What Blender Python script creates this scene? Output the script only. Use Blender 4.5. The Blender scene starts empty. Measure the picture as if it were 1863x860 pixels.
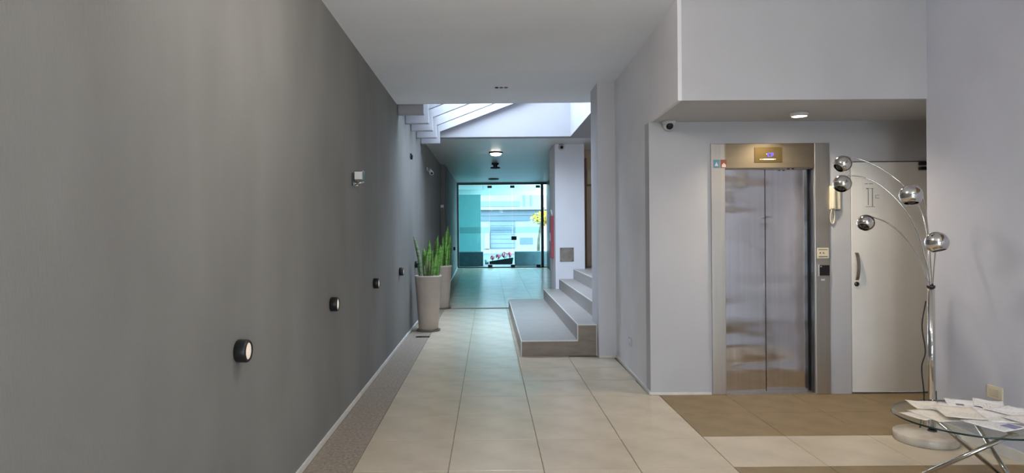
import bpy, math, random
from mathutils import Vector, Matrix
random.seed(7)
scene = bpy.context.scene
COL = scene.collection

# ------------------------------------------------------------------ camera
F, CX, CY, HC, ROLL = 1165.0, 889.0, 421.0, 1.497, 0.0075
cam_d = bpy.data.cameras.new('camera'); cam = bpy.data.objects.new('camera', cam_d)
COL.objects.link(cam); scene.camera = cam
cam_d.sensor_fit = 'HORIZONTAL'; cam_d.sensor_width = 36.0
cam_d.lens = 36.0 * F / 1863.0
cam_d.shift_x = (931.5 - CX) / 1863.0
cam_d.shift_y = -(430.0 - CY) / 1863.0
cam_d.clip_start = 0.05; cam_d.clip_end = 400
cam.matrix_world = (Matrix.Translation((0, 0, HC)) @ Matrix.Rotation(math.radians(90), 4, 'X')
                    @ Matrix.Rotation(-ROLL, 4, 'Z'))

# ------------------------------------------------------------------ world, exposure
w = bpy.data.worlds.new('sky'); scene.world = w; w.use_nodes = True
nt = w.node_tree; nt.nodes.clear()
# evenly bright overcast sky: slightly bluer towards the zenith
tcw = nt.nodes.new('ShaderNodeTexCoord'); spw = nt.nodes.new('ShaderNodeSeparateXYZ')
nt.links.new(tcw.outputs['Generated'], spw.inputs[0])
rmp = nt.nodes.new('ShaderNodeValToRGB')
rmp.color_ramp.elements[0].position = 0.0; rmp.color_ramp.elements[0].color = (.82, .91, 1.0, 1)
rmp.color_ramp.elements[1].position = 1.0; rmp.color_ramp.elements[1].color = (.68, .82, 1.0, 1)
bg = nt.nodes.new('ShaderNodeBackground'); bg.inputs['Strength'].default_value = 10.5
out = nt.nodes.new('ShaderNodeOutputWorld')
nt.links.new(spw.outputs['Z'], rmp.inputs[0]); nt.links.new(rmp.outputs[0], bg.inputs[0]); nt.links.new(bg.outputs[0], out.inputs[0])

def portal(name, loc, rot, sx, sy):
    d = bpy.data.lights.new(name, 'AREA'); d.shape = 'RECTANGLE'; d.size = sx; d.size_y = sy
    d.cycles.is_portal = True
    o = bpy.data.objects.new(name, d); COL.objects.link(o); o.location = loc; o.rotation_euler = rot
    return o
portal('portal_window', (1.3, -4.55, 1.4), (math.radians(90), 0, 0), 4.8, 2.2)
portal('portal_roof', (0.3, 9.95, 4.75), (0, 0, 0), 2.6, 3.0)
portal('portal_street', (0.4, 25.95, 1.7), (math.radians(-90), 0, 0), 5.0, 3.4)

vs = scene.view_settings
scene.display_settings.display_device = 'sRGB'
vs.view_transform = 'Standard'; vs.look = 'None'; vs.gamma = 1.0; vs.use_curve_mapping = False
vs.exposure = 0.42

# ------------------------------------------------------------------ materials
def srgb(r, g, b):
    f = lambda c: c / 12.92 if c <= .04045 else ((c + .055) / 1.055) ** 2.4
    return (f(r / 255), f(g / 255), f(b / 255), 1.0)

MATS = {}
def mat(name, col, rough=.6, metal=0.0, var=0.06, scale=6.0, stretch=(1, 1, 1), bump=0.0, bscale=40.0,
        bstretch=(1, 1, 1), spec=.5, emit=None, estr=0.0, rand=0.0, coat=0.0, col2=None, bdist=.02, detail=4.0, bdetail=3.0):
    m = bpy.data.materials.new(name); m.use_nodes = True; n = m.node_tree; N, L = n.nodes, n.links
    b = N['Principled BSDF']
    b.inputs['Roughness'].default_value = rough; b.inputs['Metallic'].default_value = metal
    b.inputs['Specular IOR Level'].default_value = spec
    if coat: b.inputs['Coat Weight'].default_value = coat; b.inputs['Coat Roughness'].default_value = .08
    tc = N.new('ShaderNodeTexCoord')
    mp = N.new('ShaderNodeMapping'); mp.inputs['Scale'].default_value = stretch
    L.new(tc.outputs['Object'], mp.inputs['Vector'])
    nz = N.new('ShaderNodeTexNoise'); nz.inputs['Scale'].default_value = scale; nz.inputs['Detail'].default_value = detail
    L.new(mp.outputs[0], nz.inputs['Vector'])
    mx = N.new('ShaderNodeMix'); mx.data_type = 'RGBA'
    c = col
    d = col2 if col2 else tuple(max(0, x * (1 - 2.2 * var)) for x in c[:3]) + (1,)
    e = c if col2 else tuple(min(1, x * (1 + 1.2 * var)) for x in c[:3]) + (1,)
    mx.inputs['A'].default_value = e; mx.inputs['B'].default_value = d
    rp = N.new('ShaderNodeMapRange'); rp.inputs['From Min'].default_value = .32; rp.inputs['From Max'].default_value = .68
    L.new(nz.outputs['Fac'], rp.inputs['Value']); L.new(rp.outputs[0], mx.inputs['Factor'])
    src = mx.outputs['Result']
    if rand:
        oi = N.new('ShaderNodeObjectInfo'); hs = N.new('ShaderNodeHueSaturation')
        mr = N.new('ShaderNodeMapRange'); mr.inputs['To Min'].default_value = 1 - rand; mr.inputs['To Max'].default_value = 1 + rand
        L.new(oi.outputs['Random'], mr.inputs['Value']); L.new(mr.outputs[0], hs.inputs['Value'])
        L.new(src, hs.inputs['Color']); src = hs.outputs['Color']
    L.new(src, b.inputs['Base Color'])
    if bump:
        mp2 = N.new('ShaderNodeMapping'); mp2.inputs['Scale'].default_value = bstretch
        L.new(tc.outputs['Object'], mp2.inputs['Vector'])
        n2 = N.new('ShaderNodeTexNoise'); n2.inputs['Scale'].default_value = bscale; n2.inputs['Detail'].default_value = bdetail
        L.new(mp2.outputs[0], n2.inputs['Vector'])
        bp = N.new('ShaderNodeBump'); bp.inputs['Strength'].default_value = bump; bp.inputs['Distance'].default_value = bdist
        L.new(n2.outputs['Fac'], bp.inputs['Height']); L.new(bp.outputs[0], b.inputs['Normal'])
    if emit:
        b.inputs['Emission Color'].default_value = emit; b.inputs['Emission Strength'].default_value = estr
    MATS[name] = m
    return m

def glass_mat(name, tint, refl=.035, rough=0.0):
    m = bpy.data.materials.new(name); m.use_nodes = True; n = m.node_tree; N, L = n.nodes, n.links
    N.clear(); o = N.new('ShaderNodeOutputMaterial'); t = N.new('ShaderNodeBsdfTransparent'); g = N.new('ShaderNodeBsdfGlossy')
    t.inputs[0].default_value = tint; g.inputs['Roughness'].default_value = rough; g.inputs[0].default_value = (1, 1, 1, 1)
    lw = N.new('ShaderNodeLayerWeight'); lw.inputs['Blend'].default_value = .5          # Schlick reflectance, same from both sides
    pw = N.new('ShaderNodeMath'); pw.operation = 'POWER'; pw.inputs[1].default_value = 5; L.new(lw.outputs['Facing'], pw.inputs[0])
    fr = N.new('ShaderNodeMath'); fr.operation = 'MULTIPLY_ADD'; fr.inputs[1].default_value = .9; fr.inputs[2].default_value = refl; L.new(pw.outputs[0], fr.inputs[0])
    mix = N.new('ShaderNodeMixShader')
    L.new(fr.outputs[0], mix.inputs[0]); L.new(t.outputs[0], mix.inputs[1]); L.new(g.outputs[0], mix.inputs[2])
    L.new(mix.outputs[0], o.inputs[0])
    MATS[name] = m
    return m

M_WALL_DARK = mat('dark_grey_plaster', srgb(132, 131, 129), .88, var=.07, scale=1.3, stretch=(1, 1, .45), bump=.25, bscale=140, bstretch=(1, 1, .25), bdist=.004)
M_WALL_MID = mat('mid_grey_plaster', srgb(238, 236, 240), .8, var=.03, scale=1.5, bump=.12, bscale=160, bdist=.003)
M_PILLAR = mat('pale_grey_plaster', srgb(212, 211, 216), .8, var=.03, scale=1.5, bump=.12, bscale=160, bdist=.003)
M_BLOCK = mat('block_white', srgb(238, 238, 244), .75, var=.02, scale=1.2)
M_WHITE = mat('white_plaster', srgb(193, 193, 197), .75, var=.025, scale=1.2, bump=.1, bscale=160, bdist=.003)
M_WHITE_R = mat('right_wall_paint', srgb(202, 204, 216), .75, var=.03, scale=1.6, bump=.12, bscale=120, bdist=.003)
M_CEIL = mat('ceiling_paint', srgb(243, 246, 253), .75, var=.02, scale=.8, bump=.08, bscale=120, bdist=.003)
M_CEILG = mat('satin_ceiling_paint', srgb(212, 212, 214), .38, var=.02, scale=.8, bump=.03, bscale=3, bdist=.02)
M_WELL = mat('well_white', srgb(162, 162, 168), .7, var=.02, scale=1)
M_TRIM = mat('white_trim', srgb(228, 226, 220), .45, var=.04, scale=8)
M_TILE = mat('beige_porcelain', srgb(212, 199, 177), .24, var=.05, scale=3.5, rand=.03, spec=.5)
M_GROUT = mat('grout', srgb(126, 116, 100), .9, var=.1, scale=30)
M_TILE_DK = mat('brown_grey_tile', srgb(144, 124, 92), .55, var=.08, scale=5, rand=.02, bump=.1, bscale=80, bdist=.003)
M_STRIP = mat('speckled_stone', srgb(164, 151, 136), .55, var=.16, scale=46, rand=.03, bump=.1, bscale=90, bdist=.003, detail=6)
M_TREAD = mat('grey_tread_tile', srgb(168, 160, 155), .42, var=.05, scale=9, rand=.02, stretch=(1, 4, 1))
M_RISER = mat('brown_riser_tile', srgb(140, 126, 114), .5, var=.08, scale=5, rand=.02, stretch=(1, 1, 3))
M_STEEL = mat('brushed_steel', srgb(216, 215, 219), .13, 1.0, var=.03, scale=30, stretch=(1, 1, .03), bump=.36, bscale=2.6, bstretch=(.45, 1, 2.0), bdist=.05, bdetail=.6)
M_STEEL_F = mat('frame_steel', srgb(196, 190, 182), .40, 1.0, var=.03, scale=30, stretch=(1, 1, .03), bump=.05, bscale=2.0, bdist=.04)
M_STEEL_H = mat('steel_warm_reflection', srgb(158, 144, 122), .36, 1.0, var=.03, scale=30, stretch=(.03, 1, 1), bump=.05, bscale=2.0, bdist=.04)  # same steel as the frame, with a darker warm reflection put into its colour
M_DKSTEEL = mat('dark_steel', srgb(86, 84, 86), .35, 1.0, var=.05)
M_CHROME = mat('chrome', srgb(215, 213, 210), .07, 1.0, var=.01)
M_BLACK = mat('black_plastic', srgb(24, 24, 25), .4, var=.1, scale=20)
M_DARKIN = mat('dark_inside', srgb(46, 46, 44), .5, var=.1)
M_LENS = mat('frosted_lens', srgb(235, 222, 205), .4, var=.02, emit=srgb(255, 236, 214), estr=.25)
M_CAMW = mat('white_plastic', srgb(222, 222, 222), .35, var=.02)
M_CREAM = mat('cream_plastic', srgb(224, 214, 188), .4, var=.03)
M_DOOR = mat('door_enamel', srgb(238, 236, 232), .42, var=.035, scale=2.2, stretch=(1, 1, .5))
M_POT = mat('sand_pot', srgb(190, 176, 164), .55, var=.05, scale=4, bump=.05, bscale=60)
M_SOIL = mat('soil', srgb(62, 50, 40), .95, var=.3, scale=40, bump=.6, bscale=60)
M_STAKE = mat('dry_stem', srgb(132, 116, 100), .8, var=.2, scale=30)
M_MARBLE = mat('veined_marble', srgb(226, 218, 204), .2, var=.05, scale=5, col2=srgb(172, 158, 144), detail=9)
M_CORD = mat('black_cord', srgb(38, 37, 37), .5)
M_FRAME = mat('green_black_frame', srgb(52, 84, 86), .35, .3, var=.06)
M_FITTING = mat('patch_fitting', srgb(36, 40, 42), .4, .5)
M_RED = mat('red_enamel', srgb(168, 74, 86), .4, var=.06)
M_PLATE = mat('access_plate', srgb(150, 140, 132), .4, .5, var=.12, scale=7)
M_BLUE_STK = mat('blue_sticker', srgb(96, 150, 172), .5, var=.08)
M_RED_STK = mat('red_sticker', srgb(150, 84, 66), .5, var=.08)
M_WHT_STK = mat('white_print', srgb(236, 216, 200), .5)
M_BRASS = mat('bronze_plate', srgb(150, 128, 84), .28, 1.0, var=.05)
M_LED = mat('blue_led', srgb(70, 60, 235), .4, emit=srgb(84, 72, 255), estr=1.6)
M_LEDW = mat('white_led', srgb(240, 230, 210), .4, emit=srgb(255, 242, 220), estr=.8)
M_INK = mat('ink', srgb(96, 94, 96), .8)
M_WOOD = mat('brown_frame', srgb(150, 122, 98), .5, var=.1, scale=8, stretch=(1, 1, .2))
M_BEIGE = mat('beige_wall', srgb(214, 194, 170), .8, var=.04)
M_TINT = glass_mat('teal_glass', (.66, .91, .93, 1), refl=.002)
M_SIDE = glass_mat('clear_side_glass', (.80, .94, .95, 1))
M_ROOFG = glass_mat('roof_glass', (.95, .97, .98, 1))
M_TABLEG = glass_mat('table_glass', (.96, .985, .975, 1))
M_WING = glass_mat('window_glass', (.92, .96, .98, 1))
M_PORCHF = mat('porch_floor', srgb(206, 202, 194), .6, var=.05)
M_EDGE = mat('glass_edge', srgb(22, 50, 46), .15, var=.05)
M_FROST = glass_mat('frosted_band', (.80, .86, .86, 1), refl=.02, rough=.5)
M_LAMP = mat('lit_diffuser', srgb(255, 244, 226), .5, emit=srgb(255, 238, 214), estr=14)
M_FILLGLOBE = mat('fill_globe_glow', srgb(255, 236, 206), .5, emit=srgb(255, 246, 236), estr=40)

def leaf_mat(name, c1, c2):
    return mat(name, c1, .42, var=.1, scale=14, stretch=(.6, .6, 2.4), col2=c2, rand=.18, spec=.4)
M_LEAF = leaf_mat('sansevieria_leaf', srgb(138, 184, 88), srgb(70, 126, 58))
M_LEAF2 = leaf_mat('pale_leaf', srgb(168, 190, 150), srgb(104, 140, 96))

def paper_mat(name, base, ink, amount=.5, scale=1.0):
    m = mat(name, base, .75, var=.015, scale=9); n = m.node_tree; N, L = n.nodes, n.links; b = N['Principled BSDF']
    tc = N.new('ShaderNodeTexCoord'); mp = N.new('ShaderNodeMapping'); mp.inputs['Scale'].default_value = (60 * scale, 130 * scale, 1)
    L.new(tc.outputs['Object'], mp.inputs[0])
    ch = N.new('ShaderNodeTexNoise'); ch.inputs['Scale'].default_value = 1.0; ch.inputs['Detail'].default_value = 2
    L.new(mp.outputs[0], ch.inputs['Vector'])
    wv = N.new('ShaderNodeTexWave'); wv.bands_direction = 'Y'; wv.inputs['Scale'].default_value = 26 * scale
    L.new(tc.outputs['Object'], wv.inputs['Vector'])
    blk = N.new('ShaderNodeTexNoise'); blk.inputs['Scale'].default_value = 9.0
    L.new(tc.outputs['Object'], blk.inputs['Vector'])
    g1 = N.new('ShaderNodeMath'); g1.operation = 'GREATER_THAN'; g1.inputs[1].default_value = .52; L.new(ch.outputs['Fac'], g1.inputs[0])
    g2 = N.new('ShaderNodeMath'); g2.operation = 'GREATER_THAN'; g2.inputs[1].default_value = .55; L.new(wv.outputs['Fac'], g2.inputs[0])
    g3 = N.new('ShaderNodeMath'); g3.operation = 'GREATER_THAN'; g3.inputs[1].default_value = .48; L.new(blk.outputs['Fac'], g3.inputs[0])
    a = N.new('ShaderNodeMath'); a.operation = 'MULTIPLY'; L.new(g1.outputs[0], a.inputs[0]); L.new(g2.outputs[0], a.inputs[1])
    c = N.new('ShaderNodeMath'); c.operation = 'MULTIPLY'; L.new(a.outputs[0], c.inputs[0]); L.new(g3.outputs[0], c.inputs[1])
    d = N.new('ShaderNodeMath'); d.operation = 'MULTIPLY'; d.inputs[1].default_value = amount; L.new(c.outputs[0], d.inputs[0])
    mx = N.new('ShaderNodeMix'); mx.data_type = 'RGBA'; mx.inputs['B'].default_value = ink
    src = b.inputs['Base Color'].links[0].from_socket
    L.new(src, mx.inputs['A']); L.new(d.outputs[0], mx.inputs['Factor']); L.new(mx.outputs['Result'], b.inputs['Base Color'])
    return m
M_PAPER = [paper_mat('printed_paper', srgb(247, 244, 241), srgb(120, 110, 120), .35),
           paper_mat('newsprint', srgb(244, 237, 226), srgb(140, 126, 116), .35, 1.3),
           paper_mat('cool_paper', srgb(246, 246, 249), srgb(110, 110, 130), .45, .8)]
M_BLUEPRINT = mat('blue_photo', srgb(150, 148, 190), .6, var=.2, scale=22)
M_PINKPRINT = mat('pink_photo', srgb(226, 180, 208), .6, var=.15, scale=18)

# ------------------------------------------------------------------ geometry helpers
class MB:
    def __init__(s): s.v = []; s.f = []; s.sm = []
    def add(s, vs, fs, smooth=False):
        o = len(s.v); s.v += [tuple(p) for p in vs]
        s.f += [tuple(i + o for i in f) for f in fs]; s.sm += [smooth] * len(fs); return s
    def box(s, x0, x1, y0, y1, z0, z1):
        v = [(x0, y0, z0), (x1, y0, z0), (x1, y1, z0), (x0, y1, z0), (x0, y0, z1), (x1, y0, z1), (x1, y1, z1), (x0, y1, z1)]
        return s.add(v, [(0, 3, 2, 1), (4, 5, 6, 7), (0, 1, 5, 4), (1, 2, 6, 5), (2, 3, 7, 6), (3, 0, 4, 7)])
    def prism(s, pts, ax, lo, hi):
        """polygon pts (2-D, counter-clockwise when looking against the axis), extruded along ax ('x','y','z')."""
        def P(a, b, c): return {'x': (c, a, b), 'y': (a, c, b), 'z': (a, b, c)}[ax]
        n = len(pts); v = [P(a, b, lo) for a, b in pts] + [P(a, b, hi) for a, b in pts]
        f = [tuple(range(n))[::-1], tuple(range(n, 2 * n))] + [(i, (i + 1) % n, n + (i + 1) % n, n + i) for i in range(n)]
        if ax == 'y': f = [t[::-1] for t in f]
        return s.add(v, f)
    def hexa(s, bot, top):
        return s.add(list(bot) + list(top), [(0, 3, 2, 1), (4, 5, 6, 7), (0, 1, 5, 4), (1, 2, 6, 5), (2, 3, 7, 6), (3, 0, 4, 7)])
    def lathe(s, prof, c=(0, 0, 0), axis=(0, 0, 1), n=32, smooth=True, closed=False):
        q = Vector((0, 0, 1)).rotation_difference(Vector(axis).normalized()).to_matrix(); c = Vector(c)
        v = []; f = []; m = len(prof)
        for k in range(n):
            t = 2 * math.pi * k / n
            for r, z in prof: v.append(tuple(c + q @ Vector((r * math.cos(t), r * math.sin(t), z))))
        for k in range(n):
            a, b = k * m, ((k + 1) % n) * m
            for i in range(m - 1): f.append((a + i, b + i, b + i + 1, a + i + 1))
        return s.add(v, f, smooth)
    def tube(s, pts, r, n=10, caps=True, smooth=True):
        pts = [Vector(p) for p in pts]; rr = r if isinstance(r, (list, tuple)) else [r] * len(pts)
        T = []
        for i in range(len(pts)):
            a = pts[max(i - 1, 0)]; b = pts[min(i + 1, len(pts) - 1)]; T.append((b - a).normalized())
        up = Vector((0, 0, 1)) if abs(T[0].z) < .9 else Vector((1, 0, 0))
        N_ = (up - T[0] * up.dot(T[0])).normalized(); v = []; f = []
        for i, p in enumerate(pts):
            N_ = (N_ - T[i] * N_.dot(T[i])).normalized(); B = T[i].cross(N_)
            for k in range(n):
                t = 2 * math.pi * k / n; v.append(tuple(p + (N_ * math.cos(t) + B * math.sin(t)) * rr[i]))
        for i in range(len(pts) - 1):
            for k in range(n): f.append((i * n + k, i * n + (k + 1) % n, (i + 1) * n + (k + 1) % n, (i + 1) * n + k))
        s.add(v, f, smooth)
        if caps:
            o = len(s.v) - len(v); s.f += [tuple(o + k for k in range(n))[::-1], tuple(o + (len(pts) - 1) * n + k for k in range(n))]; s.sm += [False, False]
        return s
    def build(s, name, m, parent=None, bevel=0.0):
        off = Vector((0, 0, 0)); p = parent
        while p is not None: off += p.location; p = p.parent
        me = bpy.data.meshes.new(name)
        me.from_pydata([tuple(Vector(q) - off) for q in s.v], [], s.f); me.update()
        for pl, sm in zip(me.polygons, s.sm): pl.use_smooth = sm
        me.materials.append(m)
        o = bpy.data.objects.new(name, me); COL.objects.link(o); o.parent = parent
        if bevel:
            b = o.modifiers.new('bevel', 'BEVEL'); b.width = bevel; b.segments = 2; b.limit_method = 'ANGLE'
        return o

def tag(o, label, cat, group=None, kind=None):
    o['label'] = label
    if cat: o['category'] = cat
    if group: o['group'] = group
    if kind: o['kind'] = kind
    return o
def struct(o, label, cat): return tag(o, label, cat, kind='structure')
def thing(name, loc, label, cat, group=None, kind=None):
    o = bpy.data.objects.new(name, None); o.empty_display_size = .1; COL.objects.link(o); o.location = loc
    return tag(o, label, cat, group, kind)
def catmull(pts, n=8):
    P = [Vector(p) for p in pts]; P = [P[0] * 2 - P[1]] + P + [P[-1] * 2 - P[-2]]; outp = []
    for i in range(1, len(P) - 2):
        a, b, c, d = P[i - 1:i + 3]
        for k in range(n):
            t = k / n; outp.append(.5 * ((2 * b) + (c - a) * t + (2 * a - 5 * b + 4 * c - d) * t * t + (3 * b - a - 3 * c + d) * t ** 3))
    return outp + [P[-2]]

# ================================================================== STRUCTURE
XL = -1.19                       # left wall face
def xg(y): return 1.445 + .0205 * (y - 4.86)      # grey middle wall face
def xr(y): return 3.335 + .058 * (4.87 - y)       # right wall face
def zc(x): return 3.17 + .03 * (x - XL)           # near ceiling height
def ye(x): return 8.39 + .139 * (x - XL)          # near ceiling far edge
YB = 5.83                        # lift wall face
ZS = 2.48                        # soffit
YG = 22.0                        # street glazing

# --- floor: grout bed + individual tiles
floor = thing('floor', (0, 0, 0), 'beige porcelain tiled lobby floor running down the corridor', 'floor', kind='structure')
MB().box(-1.4, 5.0, -4.2, 12.6, -.2, -.0035).build('grout_bed', M_GROUT, floor)
TX = [-.865, -.264, .336, .937, 1.538]
G = .0022
tiles = {}
def tile(x0, x1, y0, y1, m, name='tile', z=0.0):
    key = (round(x1 - x0, 3), round(y1 - y0, 3), m.name)
    if key not in tiles:
        w, d = x1 - x0 - 2 * G, y1 - y0 - 2 * G; b = .0025
        me = MB(); me.hexa([(0, 0, -.012), (w, 0, -.012), (w, d, -.012), (0, d, -.012)], [(0, 0, -b), (w, 0, -b), (w, d, -b), (0, d, -b)])
        me.f.pop(1); me.sm.pop(1)
        me.add([(0, 0, -b), (w, 0, -b), (w, d, -b), (0, d, -b), (b, b, 0), (w - b, b, 0), (w - b, d - b, 0), (b, d - b, 0)],
               [(4, 5, 6, 7), (0, 1, 5, 4), (1, 2, 6, 5), (2, 3, 7, 6), (3, 0, 4, 7)])
        o = me.build(name, m); COL.objects.unlink(o); tiles[key] = o.data; bpy.data.objects.remove(o)
    o = bpy.data.objects.new(name, tiles[key]); COL.objects.link(o); o.parent = floor
    o.location = (x0 + G, y0 + G, z); return o
Y0 = 4.015
for r in range(-4, 15):
    y0 = Y0 + .6 * r; y1 = y0 + .6
    if y1 > 12.7: break
    y1 = min(y1, 12.6)
    for c in range(4):
        x0, x1 = TX[c], TX[c + 1]
        if y0 > 7.56 and x1 > 1.3: continue
        if y0 >= 5.8 and x1 > 1.5: x1 = 1.455 if y0 < 6.4 else 1.47
        if c == 2 and y0 > 7.6: x1 = .95
        tile(x0, x1, y0, y1, M_TILE)
# right-hand bay: brown-grey inset in front of the lift, one beige row, brown-grey again
for c in range(4):
    x0 = 1.538 + .6 * c; x1 = x0 + .6
    x1 = min(x1, 3.9)
    tile(x0, x1, 4.645, 5.245, M_TILE_DK); tile(x0, x1, 5.245, 5.825, M_TILE_DK)
    tile(x0, x1, 4.05, 4.645, M_TILE)
    for k in range(4): tile(x0, x1, 1.65 + .6 * k, 2.25 + .6 * k, M_TILE_DK)
tile(3.9, 4.5, 4.645, 5.245, M_TILE_DK); tile(3.9, 4.5, 5.245, 5.825, M_TILE_DK)
for k in range(9):
    tile(XL + .016, -.867, 1.0 + 1.29 * k, 2.29 + 1.29 * k, M_STRIP, 'stone_border_slab')
MB().box(-1.19, 3.95, -4.2, 1.6, -.01, -.0005).build('rear_floor_finish', M_TILE, floor)
# gentle ramp to the street door
def zr(y): return .258 * max(0.0, min(1.0, (y - 12.6) / 9.4)) ** 1.6
rb = MB(); ys_ = [12.6 + 9.4 * k / 24 for k in range(25)] + [22.3]
rb.add([(x, y, zr(y) - .0035) for y in ys_ for x in (-1.4, 2.4)], [(2 * k, 2 * k + 1, 2 * k + 3, 2 * k + 2) for k in range(25)], True)
rb.build('ramp_bed', M_GROUT, floor)
RX = [-1.174, -.867, -.264, .336, .937, 1.538, 2.0]
for r in range(16):
    ya, yb = 12.6 + .59 * r + (G if r else -.001), 12.6 + .59 * (r + 1) - G
    for c in range(6):
        xa, xb = RX[c] + (G if c != 1 else .001), RX[c + 1] - G
        if r >= 6 and c == 0: xa = -1.066
        if yb < 13.5 and xb > 1.3: xb = 1.29
        if xb - xa < .05: continue
        MB().hexa([(xa, ya, zr(ya) - .012), (xb, ya, zr(ya) - .012), (xb, yb, zr(yb) - .012), (xa, yb, zr(yb) - .012)],
                  [(xa, ya, zr(ya)), (xb, ya, zr(ya)), (xb, yb, zr(yb)), (xa, yb, zr(yb))]).build('tile' if c else 'stone_border_slab', M_TILE if c else M_STRIP, floor)

# --- left wall
struct(MB().box(-1.5, XL, -4.2, 16.0, -.2, 3.62).build('wall_left', M_WALL_DARK), 'long dark grey plaster wall on the left with round lights', 'wall')
struct(MB().box(-1.5, -1.08, 16.0, YG, -.2, 3.62).build('wall_left_far', M_WALL_DARK), 'slightly projecting dark grey wall stretch before the street glazing', 'wall')
struct(MB().box(XL, XL + .014, -4.2, 12.6, -.002, .035).build('baseboard_left', M_TRIM), 'thin white skirting line along the dark grey wall', 'baseboard')

bl = MB()
for k in range(24):
    a, b = 12.6 + 9.4 * k / 24, 12.6 + 9.4 * (k + 1) / 24; xw = XL if b < 16.05 else -1.08
    bl.hexa([(xw, a, zr(a) - .01), (xw + .014, a, zr(a) - .01), (xw + .014, b, zr(b) - .01), (xw, b, zr(b) - .01)], [(xw, a, zr(a) + .04), (xw + .014, a, zr(a) + .04), (xw + .014, b, zr(b) + .04), (xw, b, zr(b) + .04)])
struct(bl.build('baseboard_left_far', M_TRIM), 'thin white skirting line rising along the ramp', 'baseboard')

# --- near ceiling (slab with very slight fall), far edge is the light well
xs0, xs1 = -1.5, 5.0
bot = [(xs0, -4.4, zc(xs0)), (xs1, -4.4, zc(xs1)), (xs1, 4.9, zc(xs1)), (xs1, 7.9, zc(xs1)), (1.5, 7.9, zc(1.5)), (1.5, ye(1.5), zc(1.5)), (xs0, ye(xs0), zc(xs0))]
cm = MB(); n = len(bot)
cm.add(bot + [(x, y, 3.62) for x, y, z in bot], [tuple(range(n))[::-1], tuple(range(n, 2 * n))] + [(i, (i + 1) % n, n + (i + 1) % n, n + i) for i in range(n)])
struct(cm.build('ceiling', M_CEIL), 'plain pale grey ceiling over the lobby', 'ceiling')
# unseen mass added above the lobby to control light reaching the well
struct(MB().box(-5.0, 3.9, -4.4, 8.3, 3.63, 4.2).build('wall_roof_mass', M_WELL), 'unseen white mass added above the lobby to shape light in the well', 'wall')

# --- far ceiling, its up-stand (back of light well) and right side of the well
fc = MB().box(-1.5, 2.6, 11.62, YG + .2, 3.18, 3.5)
struct(fc.build('ceiling_far', M_CEILG), 'ceiling of the far corridor towards the glass doors', 'ceiling')
struct(MB().box(-1.5, 4.2, 11.40, 11.62, 3.18, 4.9).build('wall_well_back', M_WELL), 'bright white back wall of the light well', 'wall')
struct(MB().box(1.47, 4.2, 8.62, 11.4, 3.18, 4.9).build('wall_well_right', M_WELL), 'white right flank of the light well above the steps', 'wall')
struct(MB().box(1.515, 4.2, 7.9, 8.62, 3.18, 3.6).build('ceiling_landing', M_CEIL), 'ceiling strip above the entrance landing', 'ceiling')
struct(MB().box(-1.5, -.86, 8.42, 11.4, 3.46, 3.62).build('ceiling_well_edge', M_WELL), 'flat white roof edge beside the light well beams', 'ceiling')

# --- middle grey wall, bulkhead, lift wall, pillar
def quadprism(p, z0, z1): return MB().hexa([(x, y, z0) for x, y in p], [(x, y, z1) for x, y in p])
wm = quadprism([(xg(5.98), 5.98), (xg(5.98) + .12, 5.98), (xg(7.58) + .12, 7.58), (xg(7.58), 7.58)], -.01, 3.4)
struct(wm.build('wall_middle', M_WALL_MID), 'grey side wall between lift lobby and steps', 'wall')
wg = quadprism([(xg(4.86), 4.862), (xg(4.86) + .03, 4.862), (xg(5.98) + .03, 5.98), (xg(5.98), 5.98)], ZS, 3.4)
struct(wg.build('wall_bulkhead_side', M_WALL_MID), 'grey left flank of the bulkhead over the lift', 'wall')
bh = quadprism([(xg(4.86) + .03, 4.862), (4.6, 4.862), (4.6, YB), (xg(YB) + .03, YB)], ZS, 3.4)
struct(bh.build('wall_bulkhead', M_WHITE), 'white bulkhead dropping down in front of the lift', 'wall')
LX0, LX1, LZ = 2.149, 2.96, 2.053
DX0, DX1, DZ = 3.295, 4.05, 2.11
wb = MB()
wb.box(xg(YB), LX0, YB, YB + .15, -.01, ZS); wb.box(LX0, LX1, YB, YB + .15, LZ, ZS); wb.box(LX1, DX0, YB, YB + .15, -.01, ZS)
wb.box(DX0, DX1, YB, YB + .15, DZ, ZS); wb.box(DX1, 4.75, YB, YB + .15, -.01, ZS)
struct(wb.build('wall_back', M_WHITE), 'white wall around the lift and service door', 'wall')
struct(MB().box(4.6, 4.75, 4.87, YB, -.01, ZS).build('wall_niche', M_WHITE), 'white end wall of the lift niche', 'wall')
struct(MB().box(3.50, 4.75, 4.72, 4.87, -.01, 3.4).build('wall_niche_front', M_WHITE), 'wall closing the lift niche behind the right wall', 'wall')
struct(MB().box(xg(YB), LX0 - .13, YB - .008, YB, 0, .022).build('baseboard_back', M_TRIM), 'thin white skirting at the foot of the lift wall', 'baseboard')
bb = quadprism([(xg(YB) - .012, YB), (xg(YB), YB), (xg(7.56), 7.56), (xg(7.56) - .012, 7.56)], 0, .03)
struct(bb.build('baseboard_middle', M_TRIM), 'thin pale skirting along the grey side wall', 'baseboard')
struct(MB().box(1.292, 1.51, 7.56, 8.04, -.01, 3.4).build('wall_pillar', M_PILLAR), 'pale grey pillar standing at the end of the steps', 'wall')
struct(MB().box(1.295, 1.495, 7.548, 7.56, 0, .028).build('baseboard_pillar', M_TRIM), 'white skirting at the foot of the pillar', 'baseboard')
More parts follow.
